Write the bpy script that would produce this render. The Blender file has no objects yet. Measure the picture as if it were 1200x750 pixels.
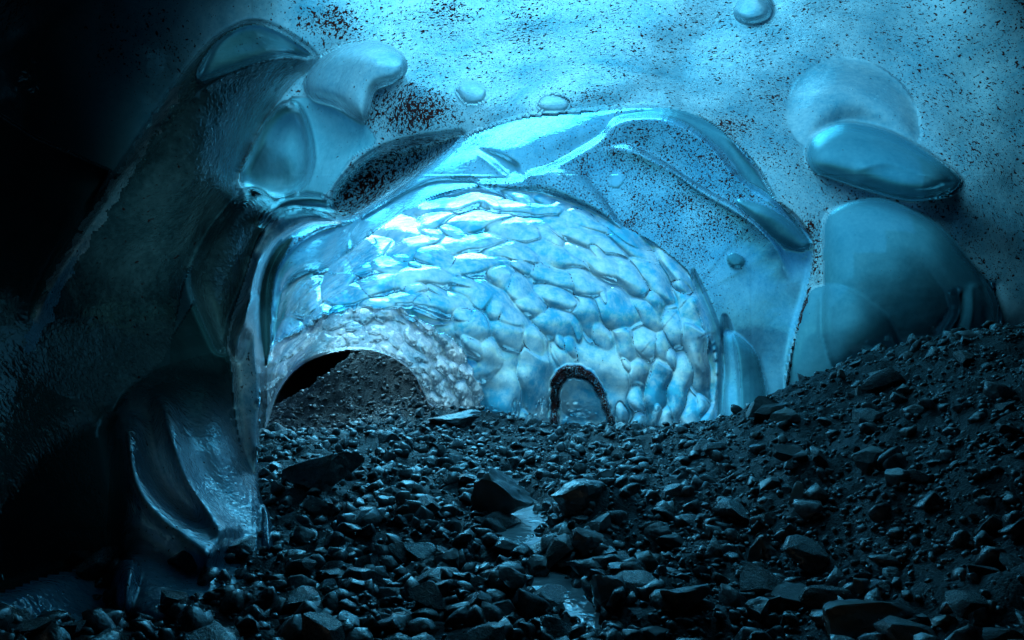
import bpy, math, random
import numpy as np
from mathutils import Vector, Euler

random.seed(7)
rng = np.random.default_rng(7)
scene = bpy.context.scene
col = scene.collection

# ------------------------------------------------------------------ camera, sky, sun, exposure
F, CX, HZ, CAMZ = 942.0, 600.0, 400.0, 1.1          # focal length and horizon of the 1200 px wide photograph, eye height
cam_d = bpy.data.cameras.new('camera')
cam = bpy.data.objects.new('camera', cam_d); col.objects.link(cam)
cam.location = (0, 0, CAMZ); cam.rotation_euler = (math.pi / 2, 0, 0)
cam_d.sensor_width = 36; cam_d.lens = 36 * F / 1200; cam_d.shift_y = (HZ - 375) / 1200
cam_d.clip_start = 0.05; cam_d.clip_end = 500
scene.camera = cam

SUN_EL, SUN_AZ = math.radians(50), math.radians(-7)  # azimuth from +Y towards +X
world = bpy.data.worlds.new('World'); scene.world = world; world.use_nodes = True
wn = world.node_tree; bg = wn.nodes['Background']
sky = wn.nodes.new('ShaderNodeTexSky'); sky.sky_type = 'NISHITA'; sky.sun_disc = False
sky.sun_elevation = SUN_EL; sky.sun_rotation = SUN_AZ
wn.links.new(sky.outputs[0], bg.inputs[0]); bg.inputs[1].default_value = 0.07
sun_d = bpy.data.lights.new('sun', 'SUN'); sun_d.energy = 4.8; sun_d.angle = math.radians(40); sun_d.color = (1, .97, .92)
sun = bpy.data.objects.new('sun', sun_d); col.objects.link(sun)
sdir = Vector((math.sin(SUN_AZ) * math.cos(SUN_EL), math.cos(SUN_AZ) * math.cos(SUN_EL), math.sin(SUN_EL)))
sun.rotation_euler = sdir.to_track_quat('Z', 'Y').to_euler(); sun.location = sdir * 40

scene.view_settings.view_transform = 'Standard'; scene.view_settings.look = 'None'
scene.view_settings.exposure = 0.55; scene.view_settings.gamma = 1.0
scene.render.engine = 'CYCLES'
scene.cycles.use_denoising = True
scene.cycles.max_bounces = 7; scene.cycles.diffuse_bounces = 5; scene.cycles.glossy_bounces = 3
scene.cycles.transmission_bounces = 6; scene.cycles.sample_clamp_indirect = 4.0
scene.cycles.caustics_reflective = False; scene.cycles.caustics_refractive = False

# ------------------------------------------------------------------ numeric helpers
def sstep(t):
    t = np.clip(t, 0, 1); return t * t * (3 - 2 * t)

_perm = np.random.default_rng(3).permutation(512).astype(np.int64)
_grad = np.random.default_rng(4).normal(size=(512, 3)); _grad /= np.linalg.norm(_grad, axis=1, keepdims=True)
def perlin(p):
    p = np.asarray(p, float); i = np.floor(p).astype(np.int64); f = p - i
    u = f * f * f * (f * (f * 6 - 15) + 10); out = 0
    for dx in (0, 1):
        for dy in (0, 1):
            for dz in (0, 1):
                h = _perm[(_perm[(_perm[(i[..., 0] + dx) & 511] + i[..., 1] + dy) & 511] + i[..., 2] + dz) & 511]
                g = _grad[h]
                d = g[..., 0] * (f[..., 0] - dx) + g[..., 1] * (f[..., 1] - dy) + g[..., 2] * (f[..., 2] - dz)
                w = (u[..., 0] if dx else 1 - u[..., 0]) * (u[..., 1] if dy else 1 - u[..., 1]) * (u[..., 2] if dz else 1 - u[..., 2])
                out = out + w * d
    return out * 1.6
def fbm(p, oct=4, gain=.5):
    s, a, q = 0, 1.0, np.asarray(p, float)
    for k in range(oct):
        s = s + a * perlin(q + 17.3 * k); q = q * 2.03; a *= gain
    return s

def spline(pts, closed=False, n=8):
    P = np.array(pts, float); N = len(P); out = []
    for i in range(N if closed else N - 1):
        g = lambda k: P[k % N] if closed else P[min(max(k, 0), N - 1)]
        a, b, c, d = g(i - 1), g(i), g(i + 1), g(i + 2)
        for t in np.linspace(0, 1, n, endpoint=False):
            out.append(.5 * (2 * b + (c - a) * t + (2 * a - 5 * b + 4 * c - d) * t * t + (3 * b - a - 3 * c + d) * t ** 3))
    if not closed: out.append(P[-1])
    return np.array(out)

def seg_dist(X, Y, C, closed):
    """distance to a polyline, arc parameter 0..1 and side (>0: right of travel in the picture)"""
    best = np.full(X.shape, 1e18); side = np.zeros(X.shape); par = np.zeros(X.shape)
    n = len(C); last = n if closed else n - 1
    for i in range(last):
        ax, ay = C[i]; bx, by = C[(i + 1) % n]; dx, dy = bx - ax, by - ay; L = dx * dx + dy * dy + 1e-9
        t = np.clip(((X - ax) * dx + (Y - ay) * dy) / L, 0, 1)
        ex, ey = X - ax - t * dx, Y - ay - t * dy; d = ex * ex + ey * ey
        m = d < best
        best = np.where(m, d, best); side = np.where(m, dx * ey - dy * ex, side); par = np.where(m, (i + t) / last, par)
    return np.sqrt(best), par, side
def inside(X, Y, C):
    c = np.zeros(X.shape, bool); n = len(C)
    for i in range(n):
        ax, ay = C[i]; bx, by = C[(i + 1) % n]
        if ay == by: continue
        c ^= ((ay > Y) != (by > Y)) & (X < (bx - ax) * (Y - ay) / (by - ay) + ax)
    return c
def sdf(X, Y, C):
    """signed distance to a closed curve, positive inside; only worked out near its box"""
    out = np.full(X.shape, -999.0)
    lo, hi = C.min(0) - 30, C.max(0) + 30
    m = (X > lo[0]) & (X < hi[0]) & (Y > lo[1]) & (Y < hi[1])
    x, y = X[m], Y[m]
    d, _, _ = seg_dist(x, y, C, True)
    out[m] = np.where(inside(x, y, C), d, -d)
    return out
def smooth_dist(X, Y, C):
    """a distance to the closed curve without creases along its middle"""
    n = len(C); seg = np.roll(C, -1, 0) - C; ln = np.linalg.norm(seg, axis=1); pts, wt = [], []
    for i in range(n):
        k = max(1, int(ln[i] / 1.5)); t = (np.arange(k) + .5) / k
        pts.append(C[i] + t[:, None] * seg[i]); wt.append(np.full(k, ln[i] / k))
    pts, wt = np.vstack(pts), np.concatenate(wt); acc = np.zeros(X.shape)
    for (a, b), w in zip(pts, wt): acc += w / ((X - a) ** 2 + (Y - b) ** 2 + .3) ** 1.5
    return np.sqrt(2 / acc)
def tps(ctrl, X, Y):
    C = np.array(ctrl, float); P = C[:, :2] / 300; n = len(P)
    k = lambda r2: np.where(r2 > 1e-12, .5 * r2 * np.log(np.maximum(r2, 1e-12)), 0)
    A = np.zeros((n + 3, n + 3)); A[:n, :n] = k(((P[:, None] - P[None]) ** 2).sum(-1)) + 1e-4 * np.eye(n)
    A[:n, n] = 1; A[:n, n + 1:] = P; A[n, :n] = 1; A[n + 1:, :n] = P.T
    w = np.linalg.solve(A, np.r_[C[:, 2], 0, 0, 0])
    x, y = X / 300, Y / 300; out = w[n] + w[n + 1] * x + w[n + 2] * y
    for i in range(n): out = out + w[i] * k((x - P[i, 0]) ** 2 + (y - P[i, 1]) ** 2)
    return out
def world_of(px, py, D):
    return np.stack([D * (px - CX) / F, D, CAMZ + D * (HZ - py) / F], -1)

# ------------------------------------------------------------------ materials
def new_mat(name):
    m = bpy.data.materials.new(name); m.use_nodes = True; m.node_tree.nodes.clear()
    return m, m.node_tree.nodes, m.node_tree.links
def ramp(N, L, src, a, b, ca=(0, 0, 0, 1), cb=(1, 1, 1, 1)):
    r = N.new('ShaderNodeValToRGB'); r.color_ramp.elements[0].position = a; r.color_ramp.elements[1].position = b
    r.color_ramp.elements[0].color = ca; r.color_ramp.elements[1].color = cb
    L.new(src, r.inputs[0]); return r.outputs[0]
def math_n(N, L, op, a, b=None):
    m = N.new('ShaderNodeMath'); m.operation = op
    for k, v in enumerate((a, b)):
        if v is None: continue
        if isinstance(v, (int, float)): m.inputs[k].default_value = v
        else: L.new(v, m.inputs[k])
    return m.outputs[0]
def noise(N, L, co, scale, detail=3, rough=.55, dist=0):
    t = N.new('ShaderNodeTexNoise'); t.inputs['Scale'].default_value = scale; t.inputs['Detail'].default_value = detail
    t.inputs['Roughness'].default_value = rough; t.inputs['Distortion'].default_value = dist
    L.new(co, t.inputs['Vector']); return t.outputs[0]

def ice_mat(name, deep, pale, trans=.8, rough=.12, speck=24, bump=.35, bump_scale=26, ior=1.5, diffuse=.05, clear=.4, haze=.22, ripple=.3, milk=(.42, .62)):
    m, N, L = new_mat(name)
    co = N.new('ShaderNodeTexCoord').outputs['Object']
    cloud = noise(N, L, co, 1.7, 5, .6, .4)
    fine = noise(N, L, co, bump_scale, 4, .6, .2)
    coarse = noise(N, L, co, 7, 3, .5, .3)
    mixc = N.new('ShaderNodeMix'); mixc.data_type = 'RGBA'
    mot = math_n(N, L, 'ADD', math_n(N, L, 'MULTIPLY', cloud, .62), math_n(N, L, 'MULTIPLY', noise(N, L, co, bump_scale * .8, 5, .7, .1), .38))
    L.new(ramp(N, L, mot, *milk), mixc.inputs[0]); mixc.inputs[6].default_value = (*deep, 1); mixc.inputs[7].default_value = (*pale, 1)
    mk = N.new('ShaderNodeAttribute'); mk.attribute_name = 'painted_shade'      # shade painted into the ice colour, stored on the mesh
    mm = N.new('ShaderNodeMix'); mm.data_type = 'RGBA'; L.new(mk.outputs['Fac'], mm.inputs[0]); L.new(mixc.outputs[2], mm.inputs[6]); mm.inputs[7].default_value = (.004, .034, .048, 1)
    # grit frozen into the ice: its density is stored on the mesh
    at = N.new('ShaderNodeAttribute'); at.attribute_name = 'dirt'
    g1 = noise(N, L, co, speck, 2, .5); g2 = noise(N, L, co, speck * 2.6, 2, .5); pat = noise(N, L, co, 3.2, 3, .6)
    dens = math_n(N, L, 'MULTIPLY', at.outputs['Fac'], math_n(N, L, 'ADD', pat, .45))
    thr1 = math_n(N, L, 'SUBTRACT', .77, math_n(N, L, 'MULTIPLY', dens, .27))
    thr2 = math_n(N, L, 'SUBTRACT', .75, math_n(N, L, 'MULTIPLY', dens, .25))
    s1 = math_n(N, L, 'MULTIPLY', math_n(N, L, 'SUBTRACT', g1, thr1), 26)
    s2 = math_n(N, L, 'MULTIPLY', math_n(N, L, 'SUBTRACT', g2, thr2), 22)
    cl = N.new('ShaderNodeClamp'); L.new(math_n(N, L, 'MAXIMUM', s1, s2), cl.inputs[0])
    grit = cl.outputs[0]
    mg = N.new('ShaderNodeMix'); mg.data_type = 'RGBA'; L.new(grit, mg.inputs[0]); L.new(mm.outputs[2], mg.inputs[6]); mg.inputs[7].default_value = (.007, .006, .008, 1)
    bp = N.new('ShaderNodeBump'); bp.inputs['Strength'].default_value = bump; bp.inputs['Distance'].default_value = .05
    L.new(math_n(N, L, 'ADD', math_n(N, L, 'MULTIPLY', fine, .12), coarse), bp.inputs['Height'])
    bw = N.new('ShaderNodeBump'); bw.inputs['Strength'].default_value = ripple; bw.inputs['Distance'].default_value = .05
    L.new(math_n(N, L, 'ADD', math_n(N, L, 'MULTIPLY', noise(N, L, co, bump_scale, 2, .5, .6), .4), noise(N, L, co, 4.5, 2, .5, .5)), bw.inputs['Height'])
    tr = N.new('ShaderNodeBsdfTranslucent'); L.new(mg.outputs[2], tr.inputs[0]); L.new(bp.outputs[0], tr.inputs['Normal'])
    di = N.new('ShaderNodeBsdfDiffuse'); L.new(mg.outputs[2], di.inputs[0]); L.new(bp.outputs[0], di.inputs['Normal'])
    rf = N.new('ShaderNodeBsdfRefraction'); rf.inputs['Roughness'].default_value = haze; rf.inputs['IOR'].default_value = 1.31
    L.new(mg.outputs[2], rf.inputs[0]); L.new(bw.outputs[0], rf.inputs['Normal'])
    gl = N.new('ShaderNodeBsdfGlossy'); gl.inputs['Roughness'].default_value = rough; gl.inputs[0].default_value = (.92, .97, 1, 1); L.new(bw.outputs[0], gl.inputs['Normal'])
    m1 = N.new('ShaderNodeMixShader'); m1.inputs[0].default_value = diffuse; L.new(tr.outputs[0], m1.inputs[1]); L.new(di.outputs[0], m1.inputs[2])
    m3 = N.new('ShaderNodeMixShader'); L.new(math_n(N, L, 'MULTIPLY', math_n(N, L, 'SUBTRACT', 1.0, grit), clear), m3.inputs[0]); L.new(m1.outputs[0], m3.inputs[1]); L.new(rf.outputs[0], m3.inputs[2])
    fr = N.new('ShaderNodeFresnel'); fr.inputs[0].default_value = ior; L.new(bw.outputs[0], fr.inputs['Normal'])
    m2 = N.new('ShaderNodeMixShader'); L.new(math_n(N, L, 'MULTIPLY', fr.outputs[0], math_n(N, L, 'SUBTRACT', 1.0, math_n(N, L, 'MULTIPLY', grit, .7))), m2.inputs[0])
    L.new(m3.outputs[0], m2.inputs[1]); L.new(gl.outputs[0], m2.inputs[2])
    o = N.new('ShaderNodeOutputMaterial'); L.new(m2.outputs[0], o.inputs[0])
    return m

def rock_mat(name, dark, light, rough=.42, scale=9, bump=.6, spec=.5, coat=.35, brown=.85):
    m, N, L = new_mat(name)
    co = N.new('ShaderNodeTexCoord').outputs['Object']
    oi = N.new('ShaderNodeObjectInfo')
    add = N.new('ShaderNodeVectorMath'); add.operation = 'MULTIPLY_ADD'
    L.new(oi.outputs['Random'], add.inputs[0]); add.inputs[1].default_value = (37, 53, 71); L.new(co, add.inputs[2]); v = add.outputs[0]
    n1 = noise(N, L, v, scale, 6, .65, .3); n2 = noise(N, L, v, scale * 5, 4, .6)
    c0 = ramp(N, L, n1, .32, .72, (*dark, 1), (*light, 1))
    br = N.new('ShaderNodeMix'); br.data_type = 'RGBA'; br.blend_type = 'MULTIPLY'; br.inputs[7].default_value = (1.15, .82, .55, 1)
    geo = N.new('ShaderNodeNewGeometry'); L.new(math_n(N, L, 'MULTIPLY', ramp(N, L, noise(N, L, geo.outputs['Position'], 3.5, 4, .7), .5, .68), brown), br.inputs[0]); L.new(c0, br.inputs[6]); c = br.outputs[2]
    p = N.new('ShaderNodeBsdfPrincipled'); L.new(c, p.inputs['Base Color'])
    L.new(ramp(N, L, n2, .3, .7, (rough * .6,) * 3 + (1,), (min(1, rough * 1.5),) * 3 + (1,)), p.inputs['Roughness'])
    p.inputs['Specular IOR Level'].default_value = spec
    p.inputs['Coat Weight'].default_value = coat; p.inputs['Coat Roughness'].default_value = .12; p.inputs['Coat IOR'].default_value = 1.5
    b = N.new('ShaderNodeBump'); b.inputs['Strength'].default_value = bump; b.inputs['Distance'].default_value = .03
    L.new(math_n(N, L, 'ADD', n1, math_n(N, L, 'MULTIPLY', n2, .4)), b.inputs['Height']); L.new(b.outputs[0], p.inputs['Normal'])
    o = N.new('ShaderNodeOutputMaterial'); L.new(p.outputs[0], o.inputs[0]); return m

M = {}
M['ceiling'] = ice_mat('speckled_blue_ice', (.007, .14, .28), (.07, .33, .51), rough=.08, speck=32, bump=.18, bump_scale=30, haze=.42, ripple=.22, clear=.13, milk=(.32, .72))
M['arch'] = ice_mat('fine_grit_blue_ice', (.009, .21, .46), (.06, .43, .74), rough=.07, speck=44, bump=.12, ripple=.25, haze=.28, milk=(.32, .72))
M['lobe'] = ice_mat('clear_teal_ice', (.014, .20, .36), (.05, .36, .58), rough=.08, bump=.1, ripple=.18, haze=.42, clear=.25, milk=(.3, .75))
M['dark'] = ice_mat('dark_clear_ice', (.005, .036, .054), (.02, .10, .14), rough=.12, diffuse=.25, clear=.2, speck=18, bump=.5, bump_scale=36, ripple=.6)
M['right'] = ice_mat('smooth_deep_blue_ice', (.007, .13, .25), (.025, .23, .39), rough=.06, bump=.03, ripple=.10, haze=.36, clear=.36, milk=(.3, .75))
M['scallop'] = ice_mat('bright_scalloped_ice', (.018, .36, .74), (.19, .68, .97), rough=.05, speck=46, bump=.12, bump_scale=12, clear=.5, haze=.18, ripple=.22)
M['frost'] = ice_mat('frosted_blue_ice', (.07, .38, .60), (.26, .70, .93), rough=.15, speck=30, bump=.4, bump_scale=34, diffuse=.35, clear=.1, ripple=.4)
M['snow'] = ice_mat('granular_white_ice', (.06, .28, .42), (.20, .54, .72), rough=.2, speck=40, bump=1.0, bump_scale=60, diffuse=.7, clear=.0, ripple=.8)
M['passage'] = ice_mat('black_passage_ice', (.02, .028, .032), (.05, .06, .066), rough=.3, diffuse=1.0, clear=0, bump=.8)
M['rim'] = ice_mat('grey_frosted_ice', (.07, .33, .54), (.28, .68, .93), rough=.08, speck=50, bump=.35, bump_scale=30, diffuse=.08, ripple=.5, clear=.45)

# ------------------------------------------------------------------ object helpers
def link(o, parent=None):
    col.objects.link(o)
    if parent: o.parent = parent
    return o
def tag(o, label=None, cat=None, group=None, kind=None):
    if label: o['label'] = label
    if cat: o['category'] = cat
    if group: o['group'] = group
    if kind: o['kind'] = kind
    return o
def mesh_np(name, V, Fc, mat, normals=None, attr=None, painted_shade=None, smooth=True, sharp=0):
    me = bpy.data.meshes.new(name); k = Fc.shape[1]
    me.vertices.add(len(V)); me.vertices.foreach_set('co', np.ascontiguousarray(V, np.float32).ravel())
    me.loops.add(Fc.size); me.loops.foreach_set('vertex_index', np.ascontiguousarray(Fc, np.int32).ravel())
    me.polygons.add(len(Fc)); me.polygons.foreach_set('loop_start', np.arange(0, Fc.size, k, dtype=np.int32))
    me.update(calc_edges=True)
    if smooth: me.polygons.foreach_set('use_smooth', np.ones(len(Fc), bool))
    if attr is not None:
        a = me.attributes.new('dirt', 'FLOAT', 'POINT'); a.data.foreach_set('value', np.ascontiguousarray(attr, np.float32))
    if painted_shade is not None:
        a = me.attributes.new('painted_shade', 'FLOAT', 'POINT'); a.data.foreach_set('value', np.ascontiguousarray(painted_shade, np.float32))
    if normals is not None: me.normals_split_custom_set_from_vertices(normals.tolist())
    me.materials.append(mat)
    if sharp: me.set_sharp_from_angle(angle=math.radians(sharp))
    return me

# ------------------------------------------------------------------ the ground: one sheet of rubble with a mound and a melt channel
STREAM = np.array([(-.10, 7.2), (0, 6.28), (.10, 5.5), (.13, 4.9), (.13, 4.32), (.19, 3.9), (.29, 3.4), (.45, 2.95), (.6, 2.5)])
def ground_z(x, y, detail=True):
    x = np.asarray(x, float); y = np.asarray(y, float)
    z = 1.15 * sstep((x - .7) / 3.0) * (1 - sstep((y - 6.5) / 3.5))
    z = z + 1.25 * np.exp(-((x + 2.6) / 1.25) ** 2 - ((y - 15.2) / 1.6) ** 2)
    z = z + .16 * np.exp(-((x + .75) / .55) ** 2 - ((y - 10.9) / .5) ** 2)
    z = z + .10 * np.exp(-((x + 1.5) / .5) ** 2 - ((y - 5.6) / .6) ** 2)
    z = z + .16 * np.exp(-((x - .50) / .28) ** 2 - ((y - 5.0) / .5) ** 2)
    z = z - .10 * np.exp(-((x + .5) / .5) ** 2 - ((y - 3.9) / .35) ** 2) 
    z = z - .30 * sstep((y - 9.6) / 1.8) * sstep((-1.7 - x) / 1.0)
    z = z + .11 * np.exp(-((x + 1.75) / .7) ** 2 - ((y - 2.65) / .3) ** 2)
    d, _, _ = seg_dist(x, y, STREAM, False)
    z = z - (.18 - .17 * np.exp(-((y - 4.2) / .16) ** 2) - .17 * np.exp(-((y - 3.0) / .14) ** 2)) * np.exp(-(d / (.085 + .14 * np.exp(-((y - 5.2) / .7) ** 2))) ** 2)
    if detail:
        p = np.stack([x, y, 0 * x], -1)
        z = z + .07 * fbm(p * 1.1, 3) + .055 * fbm(p * 3.6 + 9, 3) 
    return z
gx = np.r_[np.linspace(-60, -8, 14), np.arange(-6, 6.5, .045), np.linspace(8, 60, 14)]
gy = np.r_[np.linspace(-40, 0, 14), np.arange(.6, 8, .04), np.arange(8, 17, .08), np.linspace(20, 70, 12)]
GX, GY = np.meshgrid(gx, gy)
GZ = ground_z(GX, GY) + .022 * fbm(np.stack([GX, GY, 0 * GX], -1) * 11, 3, .6)
nx, ny = len(gx), len(gy); idx = np.arange(nx * ny).reshape(ny, nx)
gF = np.stack([idx[:-1, :-1], idx[:-1, 1:], idx[1:, 1:], idx[1:, :-1]], -1).reshape(-1, 4)
M['ground'] = rock_mat('wet_black_gravel', (.006, .007, .008), (.035, .040, .043), rough=.5, scale=16, bump=1.0, coat=0, spec=.25, brown=.3)
ground = link(bpy.data.objects.new('rubble_ground', mesh_np('rubble_ground', np.stack([GX, GY, GZ], -1).reshape(-1, 3), gF, M['ground'])))
tag(ground, 'dark wet gravel and rubble covering the cave floor', kind='structure')

def on_ground(px, py):
    """walk along the photograph's ray until it meets the ground"""
    t = np.arange(1.5, 18, .01)
    x, y, z = t * (px - CX) / F, t, CAMZ + t * (HZ - py) / F
    hit = np.nonzero(z < ground_z(x, y))[0]
    i = hit[0] if len(hit) else len(t) - 1
    return Vector((x[i], y[i], z[i]))

# ------------------------------------------------------------------ the ice: one continuous shell of folds, lobes and scallops, later split into its bodies
ax = np.r_[np.linspace(-1500, -420, 18, endpoint=False), np.linspace(-420, -60, 36, endpoint=False), np.arange(-60, 296, 1.7), np.arange(296, 880, 1.15), np.arange(880, 1260, 1.7), np.linspace(1262, 1620, 36, endpoint=False), np.linspace(1620, 2700, 18)]
ay = np.r_[np.linspace(-1300, -40, 26, endpoint=False), np.arange(-40, 205, 1.7), np.arange(205, 512, 1.15), np.arange(512, 620, 1.7), np.arange(621, 760, 3.5)]
X, Y = np.meshgrid(ax, ay)

near_c = [(600,0,5.9),(600,60,6.9),(620,120,8.1),(480,100,7.2),(480,0,5.8),(800,0,6.0),(800,80,7.2),(780,120,8.2),(900,150,8.0),(930,240,8.6),
  (1000,0,5.9),(1000,120,7.2),(1200,0,5.4),(1200,150,6.2),(1100,240,7.6),(1000,300,8.4),(1050,400,8.2),(930,430,8.9),(960,500,8.6),(1180,380,7.4),(1200,300,6.9),(1400,300,5.6),(1400,100,5.0),(1400,600,5.4),
  (1800,300,3.9),(1800,-100,3.2),(2700,300,2.3),(2700,-900,1.8),(600,-200,3.9),(600,-500,2.6),(600,-1300,1.4),(1200,-300,3.2),(1800,-900,2.0),(2700,700,2.3),(1800,700,3.9),(1200,700,6.6),(950,700,8.0),
  (0,-300,2.9),(-600,-900,1.7),(-1500,-1300,1.1),(-1500,200,1.5),(-1500,700,1.5),(-600,300,2.5),(-600,700,2.4),
  (50,30,4.5),(200,0,4.9),(330,0,5.5),(100,150,4.9),(30,390,4.3),(-60,500,3.5),(0,720,3.0),(0,600,3.4),(150,300,5.2),(200,105,5.1),(290,60,5.5),(372,70,5.9),(280,200,5.7),
  (330,180,6.3),(400,160,6.7),(430,85,6.6),(450,200,7.2),(510,170,7.6),(390,250,6.9),(350,250,6.4),(250,300,5.6),(300,300,5.9),(200,400,5.2),(280,420,5.5),(305,450,5.6),(310,600,5.1),(200,640,4.4),(150,560,4.6),(90,680,3.7),
  (310,680,4.4),(200,740,3.6),(420,420,6.2),(520,400,7.0),(700,350,8.2),(700,600,7.4),(450,600,5.6)]
far_c = [(330,330,8.4),(350,290,8.3),(400,270,8.3),(450,240,8.4),(500,215,8.7),(545,180,8.5),(600,150,8.5),(690,140,8.6),(760,135,8.7),(830,160,8.6),(880,200,8.5),(930,265,8.5),(945,320,8.6),(930,420,8.8),(918,480,9.0),
  (700,200,9.0),(800,250,9.2),(870,350,9.3),(870,450,9.4),(335,350,9.0),(380,310,9.2),(430,270,9.3),(500,238,9.4),(590,222,9.5),(690,245,9.6),(770,295,9.8),(830,370,9.8),(858,480,9.7),
  (600,290,10.6),(700,330,10.5),(760,400,10.3),(700,450,10.6),(620,450,11.2),(560,380,11.9),(500,300,11.3),(420,320,11.2),(370,350,11.0),(325,400,10.8),(314,480,10.8),
  (430,362,12.6),(500,375,12.4),(545,415,12.1),(568,490,11.6),(335,420,12.2),(410,411,13.6),(470,425,13.5),(500,470,13.0),(335,445,13.2),(318,500,12.6),(700,600,10.4),(400,600,13),(920,600,9.0),(850,600,9.6),(300,300,8.2),(300,600,12)]
MAINF = spline([(335,720),(329,640),(321,602),(311,584),(305,556),(306,510),(309,460),(308,420),(304,380),(306,335),(318,300),(335,279),(365,263),(395,259),(415,255),(440,240),(480,215),(520,185),(548,160),(570,151),(620,137),(690,131),
  (760,126),(830,145),(880,185),(907,232),(935,258),(952,290),(945,340),(930,390),(922,430),(918,480),(915,600),(915,720)], False)
MAINF = np.vstack([MAINF, [(915, 900), (340, 900)]])
Dn = np.clip(tps(near_c, X, Y), .8, 14); Df = np.clip(tps(far_c, X, Y), 7.5, 16)
sF = sdf(X, Y, MAINF); mF = sstep(sF / 3.0 + .5)
D = Dn * (1 - mF) + Df * mF
REG = np.zeros(X.shape, int) ; REG[mF > .5] = 1          # 0 ceiling / walls, 1 arch band
DIRT = np.zeros(X.shape)
NAMES = {}

def near_(m): return m
def bulge(pts, h, w, p=2.0, reg=None, soft=False, raw=False, dirt=None, fade=None):
    """a lobe: rises towards the cave with a steep edge (or a soft one)"""
    global D
    C = np.array(pts, float) if raw else spline(pts, True)
    s = sdf(X, Y, C); mi = s > 0; ds = np.zeros(X.shape)
    sm = smooth_dist(X[mi], Y[mi], C); k = sstep((s[mi] - 2) / 4); ds[mi] = s[mi] * (1 - k) + sm * k
    if not soft: w = max(min(w, 1.05 * ds.max()), 3)
    t = np.clip(ds / w, 0, 1)
    prof = sstep(t) if soft else (1 - (1 - t) ** p) ** (1 / p)
    if fade is not None: prof = prof * fade
    D = D - h * np.where(s > 0, prof, 0)
    if reg is not None: REG[s > 0] = reg
    if dirt is not None:
        k = sstep(s / 4 + .5); DIRT[:] = DIRT * (1 - k) + dirt * k
    return s
def line(pts, h, w, side=0, exact=1.0, taper=.15):
    """a ridge (h>0) or groove along a curve; side +1 / -1 keeps it to one side and leaves a lip along the curve"""
    global D
    C = spline(pts); lo, hi = C.min(0) - 3 * w, C.max(0) + 3 * w
    m = (X > lo[0]) & (X < hi[0]) & (Y > lo[1]) & (Y < hi[1])
    d, t, s = seg_dist(X[m], Y[m], C, False)
    k = np.exp(-(d / w) ** exact * 1.6) * sstep(t / taper) * sstep((1 - t) / taper)
    if side: k = k * sstep(.5 + side * np.sign(s) * d / 2.0)
    D[m] -= h * k
def blob(x, y, r, v, ry=None):
    DIRT[:] = np.maximum(DIRT, v * np.exp(-((X - x) / r) ** 2 - ((Y - y) / (ry or r)) ** 2))

# grit density on the ceiling (before the clean lobes are set into it)
DIRT += .60 * sstep((X - 180) / 200) * (1 - sstep((Y - 330) / 60))
for b in [(480,130,80,1.15,45),(390,25,60,1.0,35),(520,20,60,.85),(620,40,90,.75),(700,110,60,.8,25),(860,150,45,.95,35),(910,110,60,.75),(1080,60,120,.62),(1150,180,60,.7,90),(950,290,26,1.0,60),(440,215,45,1.3,35),(740,60,140,.68),(170,50,90,.6)]: blob(*b)
DIRT[mF > .5] = .8; 
blob(735, 262, 30, .95, 14); blob(700, 280, 90, .8, 60); blob(560, 190, 40, .8, 20); blob(790, 380, 14, 1.1, 14); blob(815, 335, 14, 1.0, 40); blob(770, 310, 60, .75, 40); blob(880,350,40,.35)
DIRT *= 1 - .8 * mF * sstep((X - 800) / 90) * sstep((Y - 240) / 90)

WL = np.array([(-3000,-3000),(-1500,-700),(-300,-60),(40,160),(130,200),(100,255),(60,320),(28,395),(50,450),(120,470),(180,430),(228,352),(255,410),(270,400),(290,560),(309,640),(309,2000),(-3000,2000)], float)
REG[inside(X, Y, WL)] = 40
# --- left: great fold, lobes, curtain, arch, pillar, drapery
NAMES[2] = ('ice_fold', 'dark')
bulge([(28,395),(60,320),(100,255),(150,180),(200,105),(240,55),(270,33),(300,25),(335,38),(372,68),(345,95),(318,128),(298,160),(284,190),(277,215),(274,232),(250,262),(233,300),(215,330),(190,420),(120,470),(50,450)], .8, 52, reg=2, dirt=.30, fade=1 - sstep((Y - 180) / 220))
def mark(pts, reg):
    REG[sdf(X, Y, spline(pts, True)) + 6 * fbm(np.stack([X / 14, Y / 14, 0 * X], -1), 3) > 2] = reg
mark([(26,398),(58,322),(98,257),(148,182),(196,108),(212,104),(168,184),(120,262),(78,335),(44,405)], 41)
line([(372,68),(330,66),(290,75),(255,90),(225,110)], .16, 9, side=-1)
line([(40,380),(70,320),(110,255),(155,185),(195,120)], .14, 14)
bulge([(232,92),(245,57),(270,36),(300,28),(335,41),(366,67),(335,65),(300,72),(265,85)], -.3, 26, reg=3, dirt=.15); NAMES[3] = ('ice_crest', 'lobe')
bulge([(336,122),(360,114),(392,122),(422,141),(440,165),(415,182),(395,208),(378,228),(352,228),(335,190)], .34, 60, soft=True, reg=5, dirt=.22)
bulge([(296,168),(312,138),(332,121),(350,124),(362,148),(368,185),(360,215),(338,230),(308,229),(286,219),(281,203)], .5, 50, reg=4, dirt=.08); NAMES[4] = ('ice_lobe', 'lobe')
bulge([(372,70),(400,55),(440,50),(468,62),(476,80),(462,95),(440,105),(432,130),(425,143),(395,125),(365,114),(358,95)], -.5, 38, reg=6, dirt=.25)
bulge([(385,242),(395,215),(420,190),(450,172),(500,160),(545,157),(515,188),(478,215),(440,240),(415,255),(398,256)], .6, 40, reg=7, dirt=.95); NAMES[7] = ('ice_boss', 'ceiling')
bulge([(276,230),(250,262),(230,300),(223,325),(228,352),(243,388),(255,412),(268,410),(275,380),(285,340),(298,300),(312,272),(332,255),(322,236),(297,221)], .6, 34, reg=8, dirt=.05); NAMES[8] = ('ice_curtain', 'dark')
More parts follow.
